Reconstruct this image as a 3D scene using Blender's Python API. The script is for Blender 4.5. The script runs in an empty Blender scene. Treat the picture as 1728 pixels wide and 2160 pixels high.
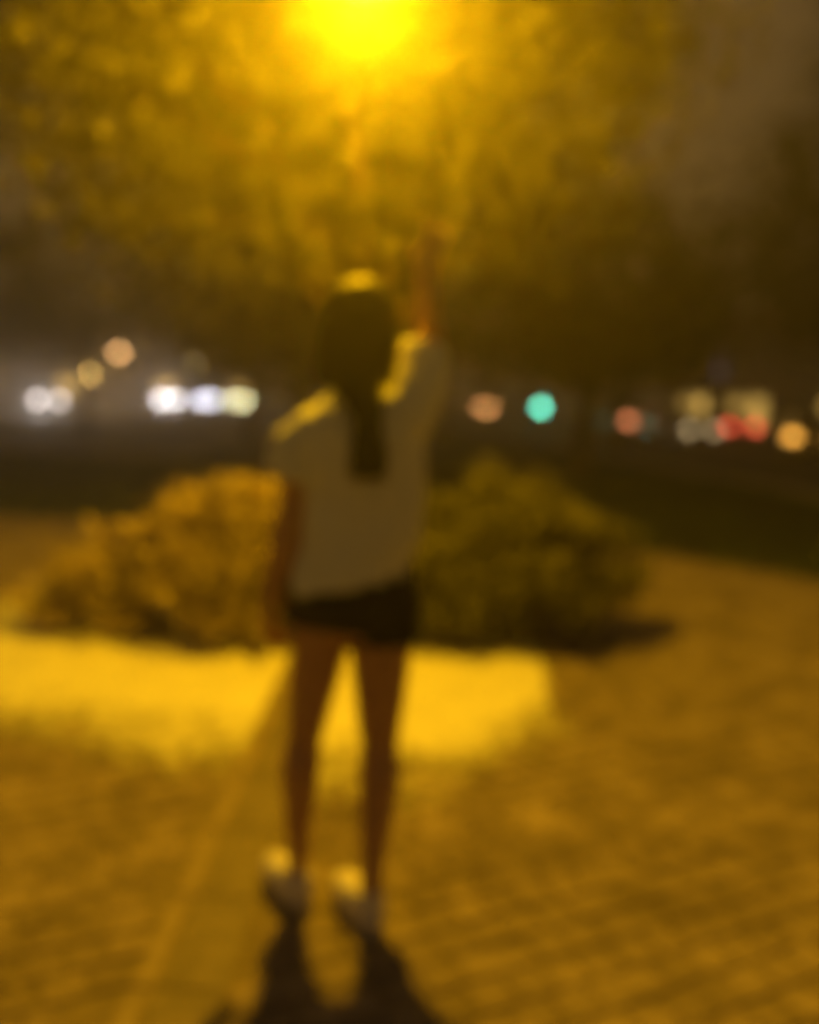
import bpy, bmesh, math, random
from mathutils import Vector, Matrix, Euler, noise
R = math.radians
random.seed(7)
sc = bpy.context.scene
col = sc.collection

# ------------------------------------------------------------------ camera
PITCH, ROLL = R(7.29), R(2.2)
fw = Vector((0, math.cos(PITCH), -math.sin(PITCH)))
r0 = Vector((1, 0, 0)); u0 = Vector((0, math.sin(PITCH), math.cos(PITCH)))
rr = r0 * math.cos(ROLL) + u0 * math.sin(ROLL)
uu = u0 * math.cos(ROLL) - r0 * math.sin(ROLL)
cd = bpy.data.cameras.new('camera')
cam = bpy.data.objects.new('camera', cd); col.objects.link(cam)
cam.matrix_world = Matrix(((rr.x, uu.x, -fw.x, 0), (rr.y, uu.y, -fw.y, 0), (rr.z, uu.z, -fw.z, 1.40), (0, 0, 0, 1)))
cd.sensor_fit = 'HORIZONTAL'; cd.sensor_width = 36; cd.lens = 38.77
cd.clip_start = 0.05; cd.clip_end = 2000
cd.dof.use_dof = True                     # the lens hunted and stayed focused far too close
cd.dof.focus_distance = 0.55
cd.dof.aperture_fstop = 2.25
sc.camera = cam

# ------------------------------------------------------------------ world, moonlight, exposure
w = bpy.data.worlds.new('World'); sc.world = w; w.use_nodes = True
nt = w.node_tree; nt.nodes.clear()
wo = nt.nodes.new('ShaderNodeOutputWorld'); bg = nt.nodes.new('ShaderNodeBackground')
sky = nt.nodes.new('ShaderNodeTexSky'); sky.sky_type = 'NISHITA'; sky.sun_disc = False
sky.sun_elevation = R(-4); sky.sun_rotation = R(200)
glow = nt.nodes.new('ShaderNodeMixRGB'); glow.blend_type = 'ADD'; glow.inputs[0].default_value = 1
glow.inputs[2].default_value = (0.62, 0.37, 0.15, 1)      # sodium sky glow of the town
nt.links.new(sky.outputs[0], glow.inputs[1]); nt.links.new(glow.outputs[0], bg.inputs[0])
bg.inputs[1].default_value = 0.108
nt.links.new(bg.outputs[0], wo.inputs[0])
sl = bpy.data.lights.new('moon', 'SUN'); sl.energy = 0.004; sl.angle = R(0.5); sl.color = (1, .93, .85)
so = bpy.data.objects.new('moon', sl); col.objects.link(so); so.rotation_euler = (R(50), 0, R(200))
sc.view_settings.view_transform = 'Standard'; sc.view_settings.look = 'None'
sc.view_settings.exposure = 0; sc.view_settings.gamma = 1; sc.view_settings.use_curve_mapping = False
cy = sc.cycles
cy.use_denoising = True; cy.max_bounces = 6; cy.diffuse_bounces = 4; cy.volume_bounces = 1
cy.transparent_max_bounces = 8; cy.caustics_reflective = False; cy.caustics_refractive = False
cy.sample_clamp_indirect = 4
cy.pixel_filter_type = 'GAUSSIAN'; cy.filter_width = 8.0
cy.adaptive_threshold = .025

LAMP_W = 390.0
SODIUM = (1.0, 0.495, 0.003)
HAZE_DENSITY = 0.0065

# ------------------------------------------------------------------ helpers
def tag(o, label=None, cat=None, group=None, kind=None):
    if label: o['label'] = label
    if cat: o['category'] = cat
    if group: o['group'] = group
    if kind: o['kind'] = kind
    return o

class MB:
    def __init__(s): s.v = []; s.f = []; s.t = []
    def add(s, vs, fs, tint=.5):
        n = len(s.v); s.v += [tuple(p) for p in vs]
        for f in fs: s.f.append(tuple(i + n for i in f)); s.t.append(tint)
        return s
    def box(s, c, d, rz=0, tint=.5, taper=1.0):
        cx, cy_, cz = c; hx, hy, hz = d[0] / 2, d[1] / 2, d[2] / 2
        ca, sa = math.cos(rz), math.sin(rz); vs = []
        for z in (-1, 1):
            k = taper if z > 0 else 1
            for x, y in ((-1, -1), (1, -1), (1, 1), (-1, 1)):
                X, Y = x * hx * k, y * hy * k
                vs.append((cx + X * ca - Y * sa, cy_ + X * sa + Y * ca, cz + z * hz))
        return s.add(vs, [(3, 2, 1, 0), (4, 5, 6, 7), (0, 1, 5, 4), (1, 2, 6, 5), (2, 3, 7, 6), (3, 0, 4, 7)], tint)
    def tube(s, pts, rad, n=8, tint=.5):
        pts = [Vector(p) for p in pts]; vs = []; fs = []
        up = None
        for i, p in enumerate(pts):
            d = (pts[min(i + 1, len(pts) - 1)] - pts[max(i - 1, 0)]).normalized()
            if up is None: up = d.orthogonal().normalized()
            up = (up - d * up.dot(d)).normalized(); sd = d.cross(up)
            r_ = rad[i] if hasattr(rad, '__len__') else rad
            for k in range(n):
                a = 2 * math.pi * k / n
                vs.append(p + up * math.cos(a) * r_ + sd * math.sin(a) * r_)
        for i in range(len(pts) - 1):
            for k in range(n):
                a, b = i * n + k, i * n + (k + 1) % n
                fs.append((a, b, b + n, a + n))
        fs.append(tuple(range(n - 1, -1, -1))); m = (len(pts) - 1) * n
        fs.append(tuple(range(m, m + n)))
        return s.add(vs, fs, tint)
    def lathe(s, prof, c=(0, 0, 0), n=24, mat=None, tint=.5):
        vs = []; fs = []
        for r_, z in prof:
            for k in range(n):
                a = 2 * math.pi * k / n
                p = Vector((r_ * math.cos(a), r_ * math.sin(a), z))
                if mat: p = mat @ p
                vs.append(p + Vector(c))
        for i in range(len(prof) - 1):
            for k in range(n):
                a, b = i * n + k, i * n + (k + 1) % n
                fs.append((a, b, b + n, a + n))
        fs.append(tuple(range(n - 1, -1, -1))); m = (len(prof) - 1) * n
        fs.append(tuple(range(m, m + n)))
        return s.add(vs, fs, tint)
    def ell(s, c, rad, n=16, m=10):
        prof = []
        vs = []; fs = []
        for i in range(1, m):
            t = math.pi * i / m
            for k in range(n):
                a = 2 * math.pi * k / n
                vs.append((c[0] + rad[0] * math.sin(t) * math.cos(a), c[1] + rad[1] * math.sin(t) * math.sin(a), c[2] - rad[2] * math.cos(t)))
        for i in range(m - 2):
            for k in range(n):
                a, b = i * n + k, i * n + (k + 1) % n
                fs.append((a, b, b + n, a + n))
        vs.append((c[0], c[1], c[2] - rad[2])); vs.append((c[0], c[1], c[2] + rad[2]))
        q = len(vs) - 2; l = (m - 2) * n
        for k in range(n):
            fs.append((q, (k + 1) % n, k)); fs.append((q + 1, l + k, l + (k + 1) % n))
        return s.add(vs, fs)
    def cone(s, a, ra, b, rb, n=14):           # rounded tapered limb
        a, b = Vector(a), Vector(b)
        s.ell(a, (ra,) * 3, n, 8); s.ell(b, (rb,) * 3, n, 8)
        return s.tube([a, b], [ra, rb], n)
    def rings(s, rs, n=32):                    # stacked ellipses: (cx, cy, z, hx, hy, slant)
        vs = []; fs = []
        for cx, cy_, z, hx, hy, sl_ in rs:
            for k in range(n):
                a = 2 * math.pi * k / n
                vs.append((cx + hx * math.cos(a), cy_ + hy * math.sin(a), z + sl_ * math.cos(a)))
        for i in range(len(rs) - 1):
            for k in range(n):
                a, b = i * n + k, i * n + (k + 1) % n
                fs.append((a, b, b + n, a + n))
        fs.append(tuple(range(n - 1, -1, -1))); m = (len(rs) - 1) * n
        fs.append(tuple(range(m, m + n)))
        return s.add(vs, fs)
    def mesh(s, name):
        me = bpy.data.meshes.new(name); me.from_pydata(s.v, [], s.f); me.update()
        if any(t != .5 for t in s.t):
            at = me.attributes.new('tint', 'FLOAT', 'FACE'); at.data.foreach_set('value', s.t)
        return me
    def build(s, name, mat, parent=None, smooth=False):
        me = s.mesh(name)
        if smooth: me.polygons.foreach_set('use_smooth', [True] * len(me.polygons))
        if mat: me.materials.append(mat)
        o = bpy.data.objects.new(name, me); col.objects.link(o)
        if parent: o.parent = parent
        return o
    def remesh(s, name, mat, voxel, parent=None, smooth=4, fold=0, fscale=8):
        me = s.mesh('tmp'); t = bpy.data.objects.new('tmp', me); col.objects.link(t)
        m = t.modifiers.new('r', 'REMESH'); m.mode = 'VOXEL'; m.voxel_size = voxel; m.use_smooth_shade = True
        if smooth:
            k = t.modifiers.new('s', 'SMOOTH'); k.factor = .5; k.iterations = smooth
        dg = bpy.context.evaluated_depsgraph_get(); dg.update()
        nm = bpy.data.meshes.new_from_object(t.evaluated_get(dg))
        bpy.data.objects.remove(t); bpy.data.meshes.remove(me)
        nm.name = name
        if fold:
            for v in nm.vertices:
                c = v.co
                q = Vector((c.x * fscale * 1.6, c.y * fscale * 1.6, c.z * fscale * .7))
                v.co = c + v.normal * (abs(noise.noise(q)) - .25) * fold
            nm.update()
        nm.materials.clear(); nm.materials.append(mat)
        nm.polygons.foreach_set('use_smooth', [True] * len(nm.polygons))
        o = bpy.data.objects.new(name, nm); col.objects.link(o)
        if parent: o.parent = parent
        return o

def empty(name, loc=(0, 0, 0), rz=0):
    o = bpy.data.objects.new(name, None); col.objects.link(o)
    o.location = loc; o.rotation_euler = (0, 0, rz); o.empty_display_size = .2
    return o
def copy_tree(o, parent=None):
    c = o.copy(); col.objects.link(c); c.parent = parent
    for ch in list(o.children): copy_tree(ch, c)
    return c

# ------------------------------------------------------------------ materials
def mat(name, c, rough=.7, spec=.4, var=0, nscale=20, bump=0, bscale=60, metal=0, tint=0, trans=0, c2=None, coat=0):
    m = bpy.data.materials.new(name); m.use_nodes = True; t = m.node_tree
    b = t.nodes['Principled BSDF']; L = t.links.new
    b.inputs['Roughness'].default_value = rough; b.inputs['Specular IOR Level'].default_value = spec
    b.inputs['Metallic'].default_value = metal; b.inputs['Coat Weight'].default_value = coat
    b.inputs['Base Color'].default_value = (*c, 1)
    tc = t.nodes.new('ShaderNodeTexCoord'); src = None
    if var or c2:
        n = t.nodes.new('ShaderNodeTexNoise'); n.inputs['Scale'].default_value = nscale; n.inputs['Detail'].default_value = 6
        L(tc.outputs['Object'], n.inputs['Vector'])
        rp = t.nodes.new('ShaderNodeValToRGB'); rp.color_ramp.elements[0].position = .32; rp.color_ramp.elements[1].position = .68
        d = c2 or tuple(x * (1 - var) for x in c); e = c if c2 else tuple(min(1, x * (1 + var)) for x in c)
        rp.color_ramp.elements[0].color = (*d, 1); rp.color_ramp.elements[1].color = (*e, 1)
        L(n.outputs['Fac'], rp.inputs[0]); src = rp.outputs[0]
    if tint:
        a = t.nodes.new('ShaderNodeAttribute'); a.attribute_name = 'tint'
        mr = t.nodes.new('ShaderNodeMapRange'); mr.inputs[3].default_value = 1 - tint; mr.inputs[4].default_value = 1 + tint
        L(a.outputs['Fac'], mr.inputs[0])
        mx = t.nodes.new('ShaderNodeVectorMath'); mx.operation = 'SCALE'
        if src: L(src, mx.inputs[0])
        else: mx.inputs[0].default_value = c
        L(mr.outputs[0], mx.inputs['Scale']); src = mx.outputs[0]
    if src: L(src, b.inputs['Base Color'])
    if bump:
        n2 = t.nodes.new('ShaderNodeTexNoise'); n2.inputs['Scale'].default_value = bscale; n2.inputs['Detail'].default_value = 5
        L(tc.outputs['Object'], n2.inputs['Vector'])
        bp = t.nodes.new('ShaderNodeBump'); bp.inputs['Strength'].default_value = bump; bp.inputs['Distance'].default_value = .01
        L(n2.outputs['Fac'], bp.inputs['Height']); L(bp.outputs[0], b.inputs['Normal'])
    if trans:
        tl = t.nodes.new('ShaderNodeBsdfTranslucent'); ms = t.nodes.new('ShaderNodeMixShader'); ms.inputs[0].default_value = trans
        tl.inputs[0].default_value = (*c, 1)
        if src: L(src, tl.inputs[0])
        out = t.nodes['Material Output']
        L(b.outputs[0], ms.inputs[1]); L(tl.outputs[0], ms.inputs[2]); L(ms.outputs[0], out.inputs[0])
    return m
def emit(name, c, s):
    m = bpy.data.materials.new(name); m.use_nodes = True
    b = m.node_tree.nodes['Principled BSDF']
    b.inputs['Base Color'].default_value = (*[x * .5 for x in c], 1)
    b.inputs['Emission Color'].default_value = (*c, 1); b.inputs['Emission Strength'].default_value = s
    return m

M = dict(
    soil=mat('soil', (.028, .034, .013), .9, .2, var=.5, nscale=1.2, bump=.5, bscale=30),
    grass=mat('grass', (.05, .075, .02), .7, .2, tint=.5, trans=.3),
    bed=mat('mortar', (.205, .17, .12), .9, .2, var=.3, nscale=30),
    sett=mat('granite', (.238, .195, .14), .85, .25, var=.34, nscale=5, bump=.25, bscale=80, tint=.26),
    shade_slab=mat('shade_stone', (.21, .18, .13), .8, .3, var=.2, nscale=14, bump=.3),  # darker than the setts to carry the strip of shade
    edge=mat('shade_row_pale_edge', (.285, .235, .16), .8, .3, var=.2, nscale=14),
    asphalt=mat('asphalt', (.05, .05, .05), .75, .4, var=.3, nscale=3, bump=.4, bscale=120),
    kerb=mat('kerb_stone', (.30, .29, .27), .8, .3, var=.2, nscale=4, bump=.2),
    paint=mat('road_paint', (.7, .7, .68), .7, .3, var=.15, nscale=10),
    bark=mat('bark', (.075, .052, .032), .9, .2, var=.45, nscale=9, bump=1, bscale=30),
    leaf=mat('leaf', (.060, .057, .016), .55, .3, tint=.6, trans=.4),
    leaf_dark=mat('leaf_dark', (.045, .055, .018), .6, .3, tint=.6, trans=.3),
    leaf_green=mat('leaf_green', (.13, .13, .03), .5, .35, tint=.6, trans=.3),
    leaf_red=mat('leaf_red', (.40, .33, .11), .55, .3, tint=.6, trans=.3),
    metal=mat('post_paint', (.10, .10, .09), .45, .5, var=.15, nscale=25, bump=.1),
    skin=mat('skin', (.56, .31, .13), .5, .4, var=.08, nscale=30, bump=.06, bscale=200),
    shirt=mat('shirt', (.86, .89, .66), .9, .15, var=.04, nscale=12, bump=.2, bscale=160),
    shorts=mat('shorts', (.022, .020, .02), .85, .2, var=.2, nscale=20, bump=.2),
    hair=mat('hair', (.032, .023, .011), .65, .15, var=.25, nscale=40, tint=.5),
    shoe=mat('shoe', (.82, .80, .74), .6, .4, var=.06, nscale=20),
    sole=mat('sole', (.55, .53, .50), .7, .3, var=.1, nscale=20),
    eye=mat('eye', (.7, .68, .65), .2, .5),
    tyre=mat('rubber', (.02, .02, .02), .8, .3), rim=mat('rim', (.4, .4, .41), .35, .5, metal=.8),
    glass=mat('car_glass', (.015, .017, .02), .05, .6), trim=mat('trim', (.03, .03, .03), .5, .4),
    wall=mat('plaster', (.30, .25, .19), .9, .2, var=.2, nscale=.8, bump=.2), roof=mat('roof_tile', (.16, .075, .05), .85, .2, var=.3, nscale=5),
    frame=mat('window_frame', (.3, .3, .29), .5, .4), dark_glass=mat('dark_glass', (.02, .02, .022), .08, .6),
    plate=mat('plate', (.7, .7, .68), .5, .4),
)
E_LAMP = emit('sodium_glass', (1, .66, .004), 6)
E_HEAD = emit('headlight_glow', (1, .88, .82), 13)
E_HEAD2 = emit('headlight_glow_warm', (1, .72, .35), 3)
E_TAIL = emit('tail_glow', (1, .10, .05), 9)
E_GREEN = emit('signal_green', (.16, 1, .66), 27)
E_WIN = emit('window_glow', (1, .6, .14), 1.2)
E_FAR = emit('far_lamp_glow', (1, .60, .2), 60)
M['red_off'] = mat('red_lens', (.18, .01, .01), .2, .5); M['amber_off'] = mat('amber_lens', (.2, .1, .01), .2, .5)
M['clear_off'] = mat('clear_lens', (.5, .5, .5), .1, .5)

# ------------------------------------------------------------------ setting: ground, pavement, road
def sheet(name, poly, z, m):
    b = MB(); b.add([(x, y, z) for x, y in poly], [tuple(range(len(poly)))])
    return tag(b.build(name, m), kind='structure')
g = sheet('ground', [(-600, -200), (600, -200), (600, 900), (-600, 900)], -.05, M['soil'])
PAVE = [(-6.6, -2.5), (5.6, -2.5), (4.4, 6.4), (3.45, 7.5), (2.4, 8.6), (-4.4, 9.4), (-6.6, 9.6)]
pv = sheet('pavement', PAVE, -.008, M['bed'])
def inside(x, y, poly):
    c = False; n = len(poly)
    for i in range(n):
        x1, y1 = poly[i]; x2, y2 = poly[(i + 1) % n]
        if (y1 > y) != (y2 > y) and x < (x2 - x1) * (y - y1) / (y2 - y1) + x1: c = not c
    return c
b = MB(); s_ = .108; ROT = R(27); cr, sr = math.cos(ROT), math.sin(ROT)
for iy in range(-75, 110):
    off = random.uniform(0, s_)
    for ix in range(-75, 110):
        u_, v_ = ix * s_ + off + random.uniform(-.007, .007), iy * s_ + random.uniform(-.005, .005)
        cx_, cy_ = u_ * cr - v_ * sr, u_ * sr + v_ * cr
        if cy_ < .9 or not inside(cx_, cy_, PAVE) or abs(cx_) > .62 * cy_ + 1.0: continue
        if -.70 < cx_ < -.29 and cy_ < 4.62:
            if not (cx_ < -.665 or cx_ > -.325): continue
        a = s_ * random.uniform(.44, .50); c_ = s_ * random.uniform(.44, .485); h = random.uniform(-.0015, .0015)
        tl = [random.uniform(-.0012, .0012) for _ in range(4)]
        rz = ROT + random.uniform(-.07, .07); ca, sa = math.cos(rz), math.sin(rz)
        P = lambda u, v, z: (cx_ + u * ca - v * sa, cy_ + u * sa + v * ca, z)
        k = .94
        vs = [P(-a, -c_, -.02), P(a, -c_, -.02), P(a, c_, -.02), P(-a, c_, -.02), P(-a * k, -c_ * k, h + tl[0]), P(a * k, -c_ * k, h + tl[1]), P(a * k, c_ * k, h + tl[2]), P(-a * k, c_ * k, h + tl[3])]
        patch = noise.noise(Vector((cx_ * 2.2, cy_ * 2.2, 3))) * .55
        b.add(vs, [(4, 5, 6), (4, 6, 7), (0, 1, 5, 4), (1, 2, 6, 5), (2, 3, 7, 6), (3, 0, 4, 7)], max(0, min(1, random.uniform(.2, .8) + patch)))
setts = b.build('setts', M['sett'], pv); tag(setts, kind='stuff')
# strip of shade put into the darker colour of a row of stones, with a pale border running straight away from the camera side
dr = tag(MB().box((-.50, 2.29, -.009), (.24, 4.62, .008)).build('shade_row', M['bed']), kind='structure')
st = MB().box((0, 0, 0), (.165, .389, .03), taper=.985).mesh('shade_row_stone'); st.materials.append(M['shade_slab'])
bs = MB().box((0, 0, 0), (.055, .389, .03), taper=.96).mesh('shade_row_border'); bs.materials.append(M['edge'])
for k in range(12):
    for nm, me, X in (('shade_row_stone', st, -.467), ('shade_row_border', bs, -.590)):
        o = bpy.data.objects.new(nm, me); col.objects.link(o); o.parent = dr
        o.location = (X, .15 + k * .392, -.0125 + random.uniform(-.001, .001)); o.rotation_euler = (0, 0, random.uniform(-.01, .01))

# paler ground sheet around the shrubs, thinning out over the stones
def pale_ground_mat():
    m = mat('pale_ground', (.80, .80, .45), .95, .1, var=.10, nscale=5, bump=.4, bscale=45); t = m.node_tree; L = t.links.new
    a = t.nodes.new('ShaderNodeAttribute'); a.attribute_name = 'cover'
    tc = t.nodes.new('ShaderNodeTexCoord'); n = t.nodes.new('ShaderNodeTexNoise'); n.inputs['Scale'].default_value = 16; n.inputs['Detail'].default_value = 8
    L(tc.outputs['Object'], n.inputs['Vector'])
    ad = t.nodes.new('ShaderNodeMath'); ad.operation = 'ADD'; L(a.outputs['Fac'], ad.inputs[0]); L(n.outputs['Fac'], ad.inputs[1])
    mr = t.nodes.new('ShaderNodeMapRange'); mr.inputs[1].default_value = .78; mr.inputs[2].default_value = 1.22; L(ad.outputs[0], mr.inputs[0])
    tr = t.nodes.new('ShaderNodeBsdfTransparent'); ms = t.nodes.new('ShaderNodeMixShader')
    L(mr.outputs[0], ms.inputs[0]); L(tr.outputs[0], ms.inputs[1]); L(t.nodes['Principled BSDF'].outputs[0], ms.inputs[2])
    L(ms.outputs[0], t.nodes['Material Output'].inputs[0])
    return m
def edge_dist(x, y):                 # how deep inside the pale sheet (0 outside .. 1 well inside)
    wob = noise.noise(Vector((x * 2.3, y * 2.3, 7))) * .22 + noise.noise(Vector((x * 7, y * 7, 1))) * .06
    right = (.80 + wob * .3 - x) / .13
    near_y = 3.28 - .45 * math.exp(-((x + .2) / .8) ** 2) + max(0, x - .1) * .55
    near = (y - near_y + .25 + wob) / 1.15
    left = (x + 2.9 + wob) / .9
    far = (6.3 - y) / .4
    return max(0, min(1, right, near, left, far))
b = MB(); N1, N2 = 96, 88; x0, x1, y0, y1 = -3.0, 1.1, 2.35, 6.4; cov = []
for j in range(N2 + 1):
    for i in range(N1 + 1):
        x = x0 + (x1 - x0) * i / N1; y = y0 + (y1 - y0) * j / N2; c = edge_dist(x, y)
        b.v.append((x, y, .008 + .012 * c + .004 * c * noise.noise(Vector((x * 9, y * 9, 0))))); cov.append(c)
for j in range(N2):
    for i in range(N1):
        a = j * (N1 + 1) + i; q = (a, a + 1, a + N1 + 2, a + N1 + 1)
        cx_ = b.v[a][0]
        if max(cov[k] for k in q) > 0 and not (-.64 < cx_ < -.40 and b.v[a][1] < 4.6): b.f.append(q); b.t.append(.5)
pale_ground = b.build('pale_ground', pale_ground_mat(), None, True)
at = pale_ground.data.attributes.new('cover', 'FLOAT', 'POINT'); at.data.foreach_set('value', cov)
tag(pale_ground, kind='structure')

# road along the right: direction from the kerb line, and the cross road on the left far side
KD = Vector((-2.453, 18.658, 0)).normalized(); KN = Vector((KD.y, -KD.x, 0)); K0 = Vector((6.957, 14.959, 0))
def rd(s, o): p = K0 + KD * s + KN * o; return (p.x, p.y)
sheet('road', [rd(-40, .16), rd(-40, 13), rd(300, 13), rd(300, .16)], -.038, M['asphalt'])
b = MB()
b.add([(*rd(-40, 0), -.06), (*rd(300, 0), -.06), (*rd(300, .15), -.06), (*rd(-40, .15), -.06), (*rd(-40, 0), .09), (*rd(300, 0), .09), (*rd(300, .15), .085), (*rd(-40, .15), .085)],
      [(4, 5, 6, 7), (0, 1, 5, 4), (3, 2, 6, 7), (0, 3, 7, 4), (1, 2, 6, 5)])
tag(b.build('kerb', M['kerb']), kind='structure')
b = MB()
for k in range(30):
    s0 = -10 + k * 6
    b.add([(*rd(s0, 6.4), -.034), (*rd(s0 + 3, 6.4), -.034), (*rd(s0 + 3, 6.55), -.034), (*rd(s0, 6.55), -.034)], [(0, 1, 2, 3)])
tag(b.build('lane_marking', M['paint']), kind='structure')
sheet('side_road', [(-70, 19), (-4.5, 19), (-2.2, 33), (-6, 120), (-70, 120)], -.042, M['asphalt'])
b = MB()
b.box((-36, 18.9, 0), (63, .16, .16)).box((-36, 34, -.034), (60, .14, .002))
tag(b.build('side_kerb', M['kerb']), kind='structure')

# grass lawn between the pavement and the roads
b = MB()
for _ in range(15000):
    x = random.uniform(-9, 9.5); y = random.uniform(7.2, 18.6)
    if inside(x, y, PAVE) or (Vector((x, y, 0)) - K0).dot(KN) > -.05: continue
    h = random.uniform(.05, .13); a = random.uniform(0, 6.28); w_ = random.uniform(.012, .03)
    dx, dy = math.cos(a) * w_, math.sin(a) * w_; lx, ly = random.uniform(-.05, .05), random.uniform(-.05, .05)
    b.add([(x - dx, y - dy, -.05), (x + dx, y + dy, -.05), (x + lx, y + ly, h - .05)], [(0, 1, 2)], random.random())
tag(b.build('grass', M['grass']), 'dark lawn grass between the paving and the roads', 'grass', kind='stuff')

# ------------------------------------------------------------------ foliage
def leaf_quad(b, p, s, tint):
    d = Vector((random.gauss(0, 1), random.gauss(0, 1), random.gauss(0, 1) - .3)).normalized()
    sd = d.orthogonal().normalized(); sd = Matrix.Rotation(random.uniform(0, 6.28), 3, d) @ sd
    nn = d.cross(sd)
    b.add([p, p + d * s * .5 + sd * s * .32 + nn * s * .08, p + d * s, p + d * s * .5 - sd * s * .32 + nn * s * .08], [(0, 1, 2), (0, 2, 3)], tint)
def crown(b, lumps, clumps, per, leaf, spread, bot=None):
    cs = []
    tot = sum(l[3] * l[4] * l[5] for l in lumps)
    for l in lumps:
        for _ in range(max(1, int(clumps * l[3] * l[4] * l[5] / tot))):
            d = Vector((random.gauss(0, 1), random.gauss(0, 1), random.gauss(0, 1))).normalized()
            k = random.uniform(.35, 1) ** .45 * random.uniform(.88, 1.08)
            c = Vector((l[0] + d.x * l[3] * k, l[1] + d.y * l[4] * k, l[2] + d.z * l[5] * k))
            if bot is not None and c.z < bot: continue
            cs.append(c); tn = random.uniform(.15, .85)
            for _ in range(per):
                p = c + Vector((random.gauss(0, spread), random.gauss(0, spread), random.gauss(0, spread * .75)))
                if bot is not None and p.z < bot: continue
                leaf_quad(b, p, leaf * random.uniform(.6, 1.25), max(.02, min(1, tn + random.uniform(-.25, .25))))
    return cs
def tree(name, base, trunk_h, r, lumps, clumps, per, leaf, spread, lm, label, group=None, limbs=14, cat='tree', bot=None):
    random.seed(int(base[0] * 31 + base[1] * 17) + 5)
    t = empty(name, base); B = Vector(base)
    tb = MB(); n = 7; pts = []; rad = []
    for i in range(n):
        k = i / (n - 1); pts.append((.05 * math.sin(k * 4) * trunk_h * .4, .04 * math.sin(k * 3 + 1) * trunk_h * .3 - .034 * trunk_h * .3, k * trunk_h - (.05 if i == 0 else 0))); rad.append(r * (1.35 - .35 * min(1, k * 5) - .3 * k))
    tb.tube(pts, rad, 12)
    cb = MB(); cs = crown(cb, lumps, clumps, per, leaf, spread, bot)
    top = Vector(pts[-1])
    for c in random.sample(cs, min(limbs, len(cs))):
        st_ = Vector(pts[random.choice((4, 5, 6))]); mid = st_.lerp(c, .5) + Vector((random.uniform(-.2, .2), random.uniform(-.2, .2), random.uniform(.0, .3)))
        tb.tube([st_, mid, c], [r * .5, r * .3, r * .1], 7)
    tb.build('trunk', M['bark'], t, True)
    cb.build('crown', lm, t)
    return tag(t, label, cat, group)
# the plane tree behind the lamp
tree('plane_tree', (-.42, 6.7, -.05), 2.7, .15,
     [(-.3, 0, 4.6, 2.0, 2.0, 2.2), (-1.7, -.1, 4.1, 1.2, 1.3, 1.4), (1.1, -.1, 3.9, 1.0, 1.3, 1.2), (1.65, -.2, 4.5, .8, 1.0, .9), (-.5, -.9, 3.3, 1.4, 1.0, .9), (.4, .1, 3.2, 1.2, 1.1, .8), (-1.4, .2, 3.0, 1.0, 1.0, .7)],
     560, 60, .115, .25, M['leaf'], 'leafy tree lit yellow by the lamp, rising behind the woman', limbs=24)
# shrubs
def shrub(name, base, lumps, clumps, per, leaf, spread, lm, label):
    random.seed(int(base[0] * 100)); t = empty(name, base); cb = MB(); cs = crown(cb, lumps, clumps, per, leaf, spread, bot=.07)
    sb = MB()
    for c in random.sample(cs, min(16, len(cs))):
        q = Vector((c.x * .25, c.y * .25, -.03)); sb.tube([q, q.lerp(c, .5) + Vector((0, 0, .06)), c], [.02, .013, .005], 6)
    sb.build('stem', M['bark'], t, True); cb.build('foliage', lm, t)
    return tag(t, label, 'shrub')
shrub('flowering_shrub', (-1.10, 5.02, .02),
      [(.15, 0, .52, .62, .52, .36), (-.42, -.05, .31, .50, .48, .25), (-.80, 0, .16, .30, .36, .12), (.62, -.1, .45, .45, .45, .34), (.05, -.3, .33, .5, .3, .24)],
      230, 46, .075, .062, M['leaf_red'], 'low reddish-brown shrub with mottled foliage by the hanging arm of the woman')
shrub('green_shrub', (.52, 5.10, .02),
      [(0, 0, .55, .62, .55, .40), (-.45, -.05, .45, .5, .5, .42), (.45, .05, .42, .42, .45, .33), (.72, .1, .50, .2, .25, .14), (-.15, -.25, .32, .55, .35, .24)],
      240, 52, .06, .06, M['leaf_green'], 'smooth rounded dark green shrub on the raised arm side of the woman')
# dark trees farther back
far = [(6.2, 27, 7.5, 3.0), (11.5, 23.5, 10.5, 3.6), (15.5, 30, 11.5, 3.9), (14.6, 26, 17, 4.4), (3.4, 17.8, 6.0, 2.5), (1.2, 36, 9, 3.6), (-2.2, 17.5, 5.6, 2.3), (-5.0, 27, 7.5, 3.0), (-11.5, 31, 8.0, 3.3), (-19, 37, 9, 3.8)]  # the tallest one is added to cover the bright sky corner
labs = ['dark leafy tree standing near the kerb of the road with the red-lit cars', 'dark leafy tree standing between the lawn and the white headlights']  # one of these also labels the added tallest tree
for i, (x, y, h, rad_) in enumerate(far):
    zc = h * .62; lft = x < -1
    tree('background_tree', (x, y, -.05), h * .42, .17,
         [(0, 0, zc, rad_, rad_, h * .36), (-rad_ * .5, 0, zc * .78, rad_ * .7, rad_ * .7, h * .22), (rad_ * .5, .2, zc * .8, rad_ * .7, rad_ * .7, h * .23)],
         120, 40, .24, .42, M['leaf_dark'], labs[lft], 'trees by the side road' if lft else 'trees along the kerbed road', limbs=10)

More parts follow.
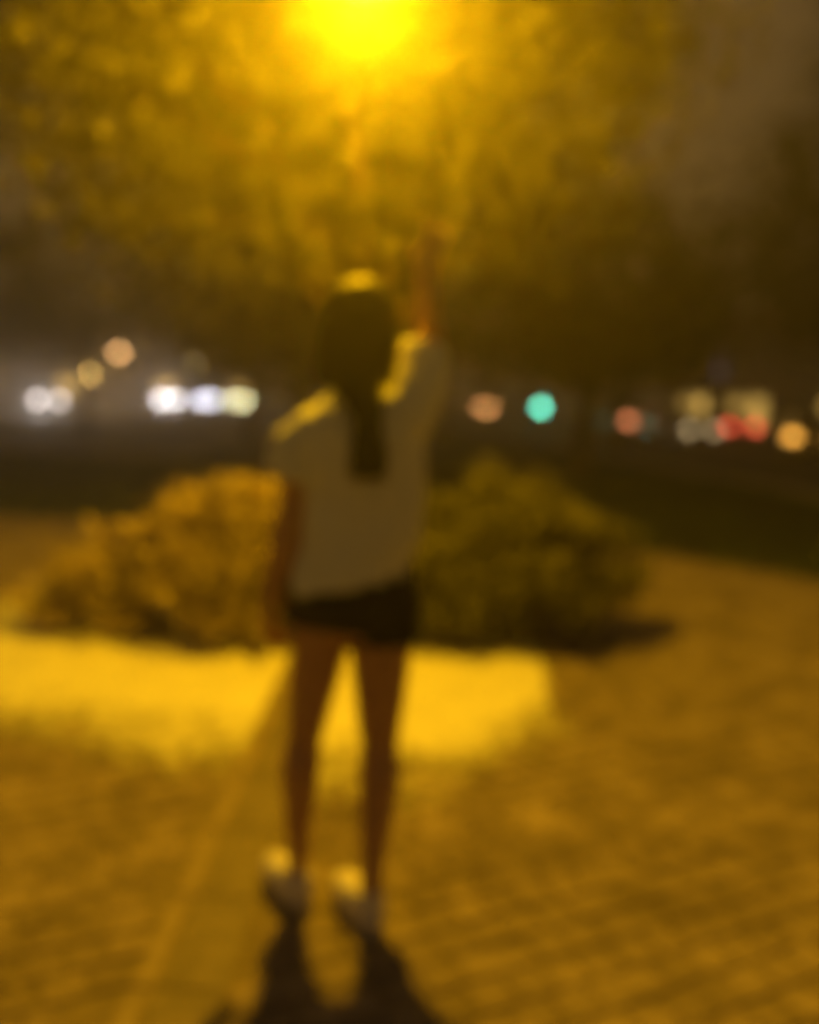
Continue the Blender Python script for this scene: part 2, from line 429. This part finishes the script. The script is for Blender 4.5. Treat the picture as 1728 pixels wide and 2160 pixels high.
# ------------------------------------------------------------------ the street lamp over the woman
PX, PY = -2.55, 3.65
LX, LZ = -.25, 3.12
lp = empty('street_lamp', (PX, PY, 0))
MB().lathe([(.11, -.02), (.11, .05), (.08, .09), (.06, .28), (.045, .34)], n=20).build('base', M['metal'], lp, True)
MB().tube([(0, 0, .3), (0, 0, 1.5), (0, 0, 3.0)], [.04, .036, .032], 14).build('post', M['metal'], lp, True)
dx = LX - PX
MB().tube([(0, 0, 2.95), (.02, 0, 3.25), (.25, 0, 3.46), (dx * .6, 0, 3.52), (dx - .1, 0, 3.46), (dx, 0, 3.34), (dx, 0, 3.2)], .02, 10).build('bracket', M['metal'], lp, True)
MB().lathe([(.02, LZ + .20), (.05, LZ + .18), (.09, LZ + .13), (.20, LZ + .08), (.25, LZ + .035), (.25, LZ + .015)], c=(dx, 0, 0), n=28).build('lamp_hood', M['metal'], lp, True)
MB().lathe([(.001, LZ - .15), (.09, LZ - .14), (.165, LZ - .10), (.205, LZ - .045), (.22, LZ + .012)], c=(dx, 0, 0), n=28).build('lamp_glass', E_LAMP, lp, True)
tag(lp, 'glaring sodium street lamp hanging over the pale ground in front of the leafy tree', 'street lamp')
ld = bpy.data.lights.new('lamp_light', 'POINT'); ld.energy = LAMP_W; ld.color = SODIUM; ld.shadow_soft_size = .07
ld.use_nodes = True; t = ld.node_tree; em = t.nodes['Emission']
tc = t.nodes.new('ShaderNodeTexCoord'); sx = t.nodes.new('ShaderNodeSeparateXYZ'); t.links.new(tc.outputs['Normal'], sx.inputs[0])
m1 = t.nodes.new('ShaderNodeMath'); m1.operation = 'MULTIPLY'; m1.inputs[1].default_value = -1; t.links.new(sx.outputs['Z'], m1.inputs[0])
m2 = t.nodes.new('ShaderNodeMath'); m2.operation = 'MAXIMUM'; m2.inputs[1].default_value = .50; t.links.new(m1.outputs[0], m2.inputs[0])
m3 = t.nodes.new('ShaderNodeMath'); m3.operation = 'POWER'; m3.inputs[1].default_value = -1.85; t.links.new(m2.outputs[0], m3.inputs[0])
t.links.new(m3.outputs[0], em.inputs['Strength'])           # wide street-lamp optic: more light thrown sideways than straight down
lo = bpy.data.objects.new('lamp_light', ld); col.objects.link(lo); lo.parent = lp; lo.location = (dx, 0, LZ - .215)

# ------------------------------------------------------------------ the woman
def person():
    random.seed(3)
    b = MB()
    # legs
    b.cone((-.215, 2.285, .84), .088, (-.257, 2.285, .51), .050); b.cone((-.257, 2.285, .51), .047, (-.262, 2.30, .47), .046)
    b.cone((-.268, 2.272, .41), .055, (-.270, 2.285, .17), .030); b.cone((-.260, 2.29, .49), .046, (-.268, 2.275, .40), .055); b.cone((-.270, 2.285, .18), .029, (-.268, 2.28, .08), .029)
    b.cone((-.065, 2.28, .84), .094, (-.058, 2.275, .51), .056); b.cone((-.058, 2.275, .51), .052, (-.055, 2.275, .46), .050)
    b.cone((-.053, 2.255, .40), .057, (-.062, 2.215, .17), .031); b.cone((-.056, 2.27, .47), .050, (-.053, 2.257, .39), .058); b.cone((-.062, 2.215, .18), .030, (-.066, 2.19, .08), .029)
    # feet
    b.cone((-.268, 2.275, .045), .030, (-.350, 2.40, .03), .026); b.cone((-.066, 2.185, .045), .030, (-.140, 2.315, .03), .026)
    # trunk
    b.rings([(-.14, 2.28, .78, .12, .09, 0), (-.14, 2.28, .84, .165, .11, 0), (-.138, 2.28, .92, .155, .105, 0), (-.128, 2.285, 1.03, .122, .09, 0), (-.128, 2.29, 1.14, .132, .10, 0),
             (-.135, 2.29, 1.26, .15, .105, 0), (-.138, 2.285, 1.33, .145, .075, .008), (-.14, 2.28, 1.385, .09, .055, .01), (-.142, 2.285, 1.43, .05, .05, 0)])
    b.cone((-.142, 2.285, 1.40), .052, (-.145, 2.295, 1.50), .046)
    # head
    b.ell((-.147, 2.30, 1.585), (.074, .092, .108)); b.ell((-.147, 2.325, 1.535), (.058, .065, .075))
    b.cone((-.147, 2.392, 1.60), .009, (-.147, 2.408, 1.565), .013); b.cone((-.165, 2.388, 1.527), .007, (-.129, 2.388, 1.527), .007); b.cone((-.165, 2.386, 1.517), .008, (-.129, 2.386, 1.517), .008)
    for s in (-1, 1): b.ell((-.147 + s * .077, 2.30, 1.575), (.010, .020, .032))
    # left arm hanging
    b.cone((-.272, 2.28, 1.305), .048, (-.298, 2.262, 1.10), .043); b.cone((-.298, 2.262, 1.10), .043, (-.314, 2.262, 1.02), .043); b.cone((-.314, 2.262, 1.02), .043, (-.350, 2.285, .885), .028)
    def hand(wr, dirv, side, nrm, curl, sp):
        wr, dirv, side, nrm = Vector(wr), Vector(dirv).normalized(), Vector(side).normalized(), Vector(nrm).normalized()
        for k in (-.028, -.010, .010, .027):
            b.cone(wr - dirv * .02 + side * k * .5, .018, wr + dirv * .075 + side * k, .012, 10)
        for k, L_ in ((-.030, .062), (-.011, .075), (.009, .080), (.028, .072)):
            p = wr + dirv * .078 + side * k; d = (dirv + side * k * sp).normalized()
            q = p + (d + nrm * curl * .4).normalized() * L_ * .5; e = q + (d + nrm * curl * 1.1).normalized() * L_ * .5
            b.cone(p, .0095, q, .0088, 8); b.cone(q, .0088, e, .0072, 8)
        th = wr + dirv * .018 + side * .026; q = th + (dirv * .8 + side * .9 + nrm * .3).normalized() * .038; e = q + (dirv + side * .35 + nrm * .35).normalized() * .03
        b.cone(th, .014, q, .0105, 8); b.cone(q, .0105, e, .008, 8)
    hand((-.354, 2.293, .878), (-.12, .10, -1), (.25, .95, .05), (.95, -.2, 0), .7, 3)
    # right arm raised towards the lamp
    b.cone((-.01, 2.29, 1.355), .048, (.036, 2.465, 1.535), .040); b.cone((.036, 2.465, 1.535), .041, (.020, 2.52, 1.748), .027)
    hand((.021, 2.522, 1.755), (.25, .12, 1), (-.95, .1, .2), (0, .9, -.2), .35, 7)
    body = b.remesh('person', M['skin'], .0055, None, 3)
    for s in (-1, 1):
        MB().ell((-.147 + s * .030, 2.375, 1.588), (.012, .012, .011), 12, 8).build('eye', M['eye'], body, True)
    # shorts
    b = MB()
    b.rings([(-.14, 2.28, .80, .155, .112, -.01), (-.143, 2.28, .84, .178, .126, -.008), (-.143, 2.28, .90, .172, .122, 0), (-.138, 2.28, .98, .15, .11, 0), (-.132, 2.283, 1.03, .135, .102, 0)])
    b.tube([(-.222, 2.283, .90), (-.232, 2.283, .805)], [.096, .094], 20); b.tube([(-.062, 2.28, .90), (-.058, 2.28, .765)], [.102, .102], 20)
    b.remesh('shorts', M['shorts'], .008, body, 3, .010, 10)
    # loose pale T-shirt
    b = MB()
    b.rings([(-.152, 2.28, .915, .160, .128, .028), (-.147, 2.28, .955, .158, .126, .022), (-.127, 2.28, 1.04, .160, .122, .01), (-.118, 2.283, 1.13, .158, .124, .004),
             (-.130, 2.285, 1.22, .166, .126, 0), (-.138, 2.285, 1.30, .172, .122, 0), (-.140, 2.282, 1.345, .165, .10, .010), (-.141, 2.28, 1.382, .125, .078, .014), (-.142, 2.282, 1.412, .078, .062, .010), (-.143, 2.285, 1.43, .058, .056, .004)], 40)
    b.tube([(-.19, 2.283, 1.315), (-.245, 2.282, 1.30), (-.285, 2.275, 1.255), (-.310, 2.268, 1.185)], [.076, .076, .078, .080], 20)
    b.tube([(-.08, 2.284, 1.33), (-.028, 2.288, 1.345), (.0, 2.335, 1.41), (.022, 2.43, 1.515)], [.076, .084, .082, .074], 20)
    b.remesh('shirt', M['shirt'], .007, body, 4, .020, 7)
    # long dark hair: a cap, a curtain down the back and a lock ending lower
    b = MB()
    b.ell((-.146, 2.285, 1.602), (.090, .103, .100)); b.rings([(-.146, 2.245, 1.62, .088, .066, 0), (-.148, 2.222, 1.55, .094, .060, 0), (-.154, 2.205, 1.48, .092, .046, 0), (-.150, 2.180, 1.43, .078, .036, 0), (-.122, 2.162, 1.39, .050, .028, 0),
             (-.108, 2.150, 1.34, .036, .024, 0), (-.106, 2.146, 1.28, .046, .026, 0), (-.106, 2.146, 1.24, .050, .026, 0), (-.103, 2.150, 1.20, .026, .016, 0)], 24)
    hr = b.remesh('hair', M['hair'], .007, body, 4, .012, 14)
    b = MB()
    for k in range(420):
        a = random.uniform(-1.9, 1.9); ex = random.random()
        s0 = Vector((-.146 + .05 * math.sin(a) * ex, 2.27 + .03 * ex, 1.70))
        s1 = Vector((-.146 + .093 * math.sin(a), 2.285 - .100 * math.cos(a) * random.uniform(.9, 1.03), 1.62))
        wd = .098 + .012 * random.random()
        s2 = Vector((-.150 + wd * math.sin(a * .8), 2.255 - .085 * math.cos(a), 1.52 + random.uniform(-.02, .02)))
        e = Vector((-.150 + .092 * math.sin(a * .75) + random.uniform(-.01, .01), 2.215 - .055 * math.cos(a), random.uniform(1.40, 1.47)))
        pts = [s0, s1, s2, e]
        if random.random() < .4:
            pts[3] = Vector((-.135 + .04 * math.sin(a), 2.155, 1.42)); pts += [Vector((-.107 + random.uniform(-.035, .035), 2.132, 1.33)), Vector((-.106 + random.uniform(-.05, .05), 2.128, random.uniform(1.19, 1.27)))]
        b.tube(pts, [.0022] * (len(pts) - 1) + [.0008], 4, random.random())
    b.build('strands', M['hair'], hr, True)
    # shoes
    for (hx, hy, tx, ty) in ((-.268, 2.275, -.348, 2.405), (-.066, 2.185, -.138, 2.32)):
        d = Vector((tx - hx, ty - hy, 0)).normalized(); sd = Vector((d.y, -d.x, 0)); H_ = Vector((hx, hy, 0)); T_ = Vector((tx, ty, 0))
        b = MB()
        b.cone(H_ + Vector((0, 0, .055)), .044, H_ + d * .09 + Vector((0, 0, .055)), .047); b.cone(H_ + d * .09 + Vector((0, 0, .054)), .048, T_ + Vector((0, 0, .046)), .040)
        b.tube([H_ + Vector((0, 0, .05)), H_ + d * -.002 + Vector((0, 0, .108))], [.039, .037], 14); b.tube([H_ + d * .035 + Vector((0, 0, .05)), H_ + d * .028 + Vector((0, 0, .105))], [.040, .036], 14)
        sh = b.remesh('shoe', M['shoe'], .005, body, 3)
        s2 = MB(); vs = []
        out = []
        for k in range(28):
            a = 2 * math.pi * k / 28; u = math.cos(a); v = math.sin(a)
            out.append(H_ + d * (.068 + u * .125) + sd * v * (.046 if u > 0 else .041))
        n = len(out)
        vs = [(p.x, p.y, .008) for p in out] + [(p.x, p.y, .036) for p in out]
        s2.add(vs, [tuple(range(n - 1, -1, -1)), tuple(range(n, 2 * n))] + [(k, (k + 1) % n, n + (k + 1) % n, n + k) for k in range(n)])
        s2.build('sole', M['sole'], sh)
    return tag(body, 'woman seen from behind in pale T-shirt and dark shorts, one arm raised to the lamp', 'person')
person()

# ------------------------------------------------------------------ cars
def car(name, paint, loc, rz, head, tail, label, group=None):
    t = empty(name, loc, rz)                       # local +x is forward
    b = MB(); stn = [(-2.08, .36, .70, .70), (-2.0, .28, .86, .80), (-1.6, .22, .93, .86), (-.9, .20, .93, .88), (0, .20, .92, .885), (.8, .20, .90, .88), (1.3, .20, .86, .87), (1.75, .22, .78, .83), (2.0, .27, .68, .76), (2.1, .34, .56, .64)]
    vs = []; fs = []; n = 10
    for x, zb, zt, hw in stn:
        half = [(hw * .86, zb), (hw * .97, zb + .07), (hw, zb + (zt - zb) * .5), (hw * .97, zt - .09), (hw * .88, zt)]
        for y, z in half: vs.append((x, y, z))
        for y, z in reversed(half): vs.append((x, -y, z))
    for i in range(len(stn) - 1):
        for k in range(n):
            a, c = i * n + k, i * n + (k + 1) % n; fs.append((a, a + n, c + n, c))
    fs.append(tuple(range(n))); m = (len(stn) - 1) * n; fs.append(tuple(range(m + n - 1, m - 1, -1)))
    b.add(vs, fs); b.build('body', paint, t)
    # cabin frame and roof
    lo_ = [(-1.75, .74), (1.05, .74)]; hi = [(-1.25, .58), (.25, .58)]; zl, zh = .90, 1.43
    P = [(lo_[0][0], -.74, zl), (lo_[1][0], -.74, zl - .02), (lo_[1][0], .74, zl - .02), (lo_[0][0], .74, zl), (hi[0][0], -.58, zh - .03), (hi[1][0], -.58, zh), (hi[1][0], .58, zh), (hi[0][0], .58, zh - .03)]
    b = MB(); b.add(P, [(0, 1, 5, 4), (1, 2, 6, 5), (2, 3, 7, 6), (3, 0, 4, 7), (4, 5, 6, 7)])
    b.box((-.5, 0, 1.425), (1.45, 1.14, .045), taper=.92); b.build('cabin', paint, t)
    def pane(nm, q, k0, k1, u0_, u1_, off):
        a, c, d, e = [Vector(P[i]) for i in q]; nn = (c - a).cross(e - a).normalized()
        L_ = lambda u, v: (a.lerp(c, u)).lerp(e.lerp(d, u), v) + nn * off
        pb = MB(); f_ = [L_(u0_, k0), L_(u1_, k0), L_(u1_, k1), L_(u0_, k1)]
        pb.add(f_ + [p - nn * .02 for p in f_], [(0, 1, 2, 3), (0, 4, 5, 1), (1, 5, 6, 2), (2, 6, 7, 3), (3, 7, 4, 0)]); pb.build(nm, M['glass'], t)
    pane('windscreen', (1, 2, 6, 5), .08, .92, .06, .94, .006); pane('rear_window', (3, 0, 4, 7), .12, .90, .08, .92, .006)
    for q in ((0, 1, 5, 4), (2, 3, 7, 6)):
        pane('side_window', q, .12, .9, .10, .47, .006); pane('side_window', q, .12, .9, .52, .90, .006)
    for x in (-1.32, 1.32):
        for y in (-.80, .80):
            mt = Matrix.Rotation(math.pi / 2, 3, 'X')
            wh = MB().lathe([(.20, -.10), (.29, -.105), (.315, -.07), (.315, .07), (.29, .105), (.20, .10)], (x, y, .315), 20, mt).build('wheel', M['tyre'], t, True)
            MB().lathe([(.05, -.112), (.19, -.108), (.19, .108), (.05, .112)], (x, y, .315), 16, mt).build('rim', M['rim'], wh)
    for y in (-.56, .56):
        hb = MB(); mt = Matrix.Rotation(math.pi / 2, 3, 'Y')
        hb.lathe([(.02, -.03), (.13, -.02), (.14, .02), (.10, .055), (.02, .065)], (2.06, y, .60), 18, mt).build('headlight', head, t, True)
        MB().box((-2.07, y * 1.08, .76), (.05, .34, .16), taper=.9).build('taillight', tail, t)
        MB().box((.72, y * 1.72, .98), (.12, .17, .11), taper=.85).build('mirror', M['trim'], t)
    MB().box((2.1, 0, .36), (.12, 1.30, .15), taper=.9).build('bumper', M['trim'], t); MB().box((-2.1, 0, .40), (.10, 1.36, .15), taper=.9).build('bumper', M['trim'], t)
    MB().box((-2.095, 0, .62), (.02, .5, .11)).build('number_plate', M['plate'], t)
    return tag(t, label, 'car', group)
pd = lambda n, c: mat(n, c, .3, .5, coat=.6, var=.03)
P1, P2, P3, P4, P5 = pd('paint_black', (.015, .015, .016)), pd('paint_grey', (.09, .09, .095)), pd('paint_silver', (.4, .4, .4)), pd('paint_sand', (.6, .52, .36)), pd('paint_blue', (.03, .04, .07))
ang = math.atan2(KD.y, KD.x)
car('car', P1, (14.35, 41.5, -.038), ang, M['clear_off'], E_TAIL, 'dark car with bright red tail lights driving off along the kerbed road')
car('car', P2, (11.5, 48.1, -.038), ang, M['clear_off'], emit('tail_glow_pink', (1, .30, .12), 11), 'grey car with salmon pink tail lights, between the red-lit car and the green signal')
car('car', P5, (8.6, 112, -.038), ang, M['clear_off'], emit('tail_glow_orange', (1, .42, .13), 60), 'tiny far car with orange tail lights just past the raised arm side of the woman')
car('car', P4, (12.75, 28.4, -.038), ang - .5, M['clear_off'], emit('amber_tail', (1, .45, .06), 6), 'pale sandy-coloured car with amber rear lights standing beside the red-lit car')
car('car', P3, (11.95, 39.5, -.038), ang + math.pi, E_HEAD2, M['red_off'], 'silver car with dim cream headlights between two cars showing red lights')
car('car', P2, (-21.4, 52.0, -.042), R(-68), E_HEAD, M['red_off'], 'oncoming grey car with dazzling white headlights at the edge of the side road')
car('car', P1, (-21.3, 77.0, -.042), R(-75), emit('headlight_strong', (1, .95, .97), 60), M['red_off'], 'oncoming dark car with the brightest white headlights, standing alone on the side road')
car('car', P3, (-19.6, 84.0, -.042), R(-76), emit('headlight_soft', (.85, .85, 1), 70), M['red_off'], 'silver car with soft bluish headlights behind the brightest headlights')
car('car', P5, (-18.2, 92.0, -.042), R(-77), emit('headlight_green', (1, .95, .5), 75), M['red_off'], 'distant blue car with pale yellow headlights nearest to the short sleeve of the woman')
for (x, y, rz, e) in ((-21.0, 50.0, R(-68), 500), (-20.8, 75.0, R(-75), 700)):
    hl = bpy.data.lights.new('headlight_beam', 'SPOT'); hl.energy = e * 1.0; hl.spot_size = R(70); hl.spot_blend = .8; hl.color = (1, .93, .9); hl.shadow_soft_size = .1
    o = bpy.data.objects.new('headlight_beam', hl); col.objects.link(o); o.location = (x + math.cos(rz) * .9, y + math.sin(rz) * .9, .66)
    o.rotation_euler = (Vector((math.cos(rz), math.sin(rz), -.10))).to_track_quat('-Z', 'Y').to_euler()

# ------------------------------------------------------------------ distant lamps, signal, buildings
def far_lamp(x, y, h, rz, glow_m, label, power=0, group=None, size=.3):
    t = empty('lamp_post', (x, y, -.05), rz)
    MB().lathe([(.14, 0), (.14, .12), (.08, .3), (.06, h * .5), (.045, h)], n=12).build('pole', M['metal'], t, True)
    MB().tube([(0, 0, h - .05), (.1, 0, h + .14), (.5, 0, h + .2), (.8, 0, h + .18)], .03, 8).build('arm', M['metal'], t, True)
    MB().box((.95, 0, h + .19), (.62, .30, .10), taper=.7).build('lamp_head', M['metal'], t)
    MB().lathe([(.02, h - size * .45), (size * .7, h - size * .3), (size, h + .04), (size, h + .12)], (.95, 0, 0), 16).build('lamp_glass', glow_m, t, True)
    if power:
        l = bpy.data.lights.new('lamp_light', 'POINT'); l.energy = power; l.color = (1, .52, .08); l.shadow_soft_size = .2
        o = bpy.data.objects.new('lamp_light', l); col.objects.link(o); o.parent = t; o.location = (.95, 0, h - .3)
    return tag(t, label, 'street lamp', group)
far_lamp(-24.2, 70, 4.15, 0, emit('orange_glass', (1, .55, .22), 32), 'far lamp with a lone orange light above the white headlights', 300)
far_lamp(-22.3, 58, 2.25, 0, emit('amber_glass', (1, .6, .15), 50), 'low amber lamp post light beside the dazzling headlights', 200)
far_lamp(-19.5, 76, 3.7, 0, emit('dim_glass', (1, .7, .25), 14), 'far lamp with a faint yellow light over the brightest headlights', 0)
far_lamp(-24.6, 46, 2.2, 0, emit('gold_glass', (1, .62, .12), 60), 'golden lamp at the end of the side road beyond the dazzling headlights', 250)

sg = empty('traffic_signal', (7.85, 55, -.05))
MB().lathe([(.09, 0), (.09, .1), (.055, .16), (.055, 2.05)], n=12).build('pole', M['metal'], sg, True)
MB().box((0, -.10, 1.50), (.26, .20, .88), taper=.97).build('housing', M['trim'], sg)
for z, m_ in ((1.78, M['red_off']), (1.50, M['amber_off'])):
    MB().lathe([(.10, 0), (.09, .02), (.04, .035)], (0, -.20, z), 14, Matrix.Rotation(math.pi / 2, 3, 'X')).build('lens', m_, sg, True)
    MB().box((0, -.26, z + .115), (.24, .14, .015)).build('visor', M['trim'], sg)
MB().lathe([(.16, 0), (.15, .02), (.06, .045)], (0, -.20, 1.235), 16, Matrix.Rotation(math.pi / 2, 3, 'X')).build('lens', E_GREEN, sg, True)
MB().box((0, -.27, 1.40), (.28, .15, .012)).build('visor', M['trim'], sg)
tag(sg, 'traffic signal showing a teal green light by the road', 'traffic light')

def building(name, x, y, rz, wdt, dep, hgt, rows, lit, label):
    t = empty(name, (x, y, -.05), rz)                 # facade on local -y
    MB().box((0, dep / 2, hgt / 2), (wdt, dep, hgt)).build('wall', M['wall'], t)
    b = MB(); e = .4; b.add([(-wdt / 2 - e, -e, hgt), (wdt / 2 + e, -e, hgt), (wdt / 2 + e, dep + e, hgt), (-wdt / 2 - e, dep + e, hgt), (-wdt / 2, dep / 2, hgt + 2.2), (wdt / 2, dep / 2, hgt + 2.2)],
                            [(3, 2, 1, 0), (0, 1, 5, 4), (2, 3, 4, 5), (1, 2, 5), (3, 0, 4)]); rf = b.build('roof', M['roof'], t)
    MB().box((wdt * .3, dep * .4, hgt + 2.1), (.6, .6, 1.4)).build('chimney', M['wall'], rf)
    n = int(wdt / 2.6)
    for r_ in range(rows):
        for k in range(n):
            X = -wdt / 2 + (k + .5) * wdt / n; ww, hh = (1.9, 1.7) if r_ == 0 else (1.0, 1.4); Z = 1.45 + r_ * 3.0
            f_ = MB().box((X, -.03, Z), (ww + .16, .08, hh + .16)).build('window', M['frame'], t)
            MB().box((X, -.075, Z), (ww, .03, hh)).build('pane', lit.get((r_, k), M['dark_glass']), f_)
            MB().box((X, -.12, Z - hh / 2 - .11), (ww + .3, .2, .06)).build('sill', M['kerb'], f_)
    return tag(t, label, 'building')
wl = lambda s, c=(1, .6, .13): emit('lit_window', c, s)
building('shop_building', 21.5, 52, ang - math.pi, 34, 8, 6.5, 2, {(0, 1): wl(.6), (0, 2): wl(1.2), (0, 4): wl(.6), (0, 5): wl(.8), (0, 8): wl(.7), (0, 10): wl(.6), (0, 11): wl(.8), (1, 3): wl(.12, (.6, .6, 1)), (1, 11): wl(.15, (.6, .65, 1))}, 'two-storey building with dimly lit shop windows behind the red-lit car')
building('row_house', -30, 98, 0, 30, 9, 6.8, 2, {(0, 2): wl(1.2), (0, 6): wl(1.6), (1, 4): wl(.5), (0, 9): wl(1.1)}, 'long two-storey house with lit windows behind the white headlights')

# ------------------------------------------------------------------ misty night air
hz = MB().box((-5, 62, 10.4), (150, 150, 23)).build('haze', None)
hm = bpy.data.materials.new('haze'); hm.use_nodes = True; t = hm.node_tree; t.nodes.clear()
ou = t.nodes.new('ShaderNodeOutputMaterial'); pvn = t.nodes.new('ShaderNodeVolumePrincipled')
pvn.inputs['Color'].default_value = (.9, .88, .85, 1); pvn.inputs['Density'].default_value = HAZE_DENSITY; pvn.inputs['Anisotropy'].default_value = .76
t.links.new(pvn.outputs[0], ou.inputs['Volume']); hz.data.materials.append(hm)
tag(hz, 'thin glowing mist in the night air around the lamp', 'haze', kind='stuff')
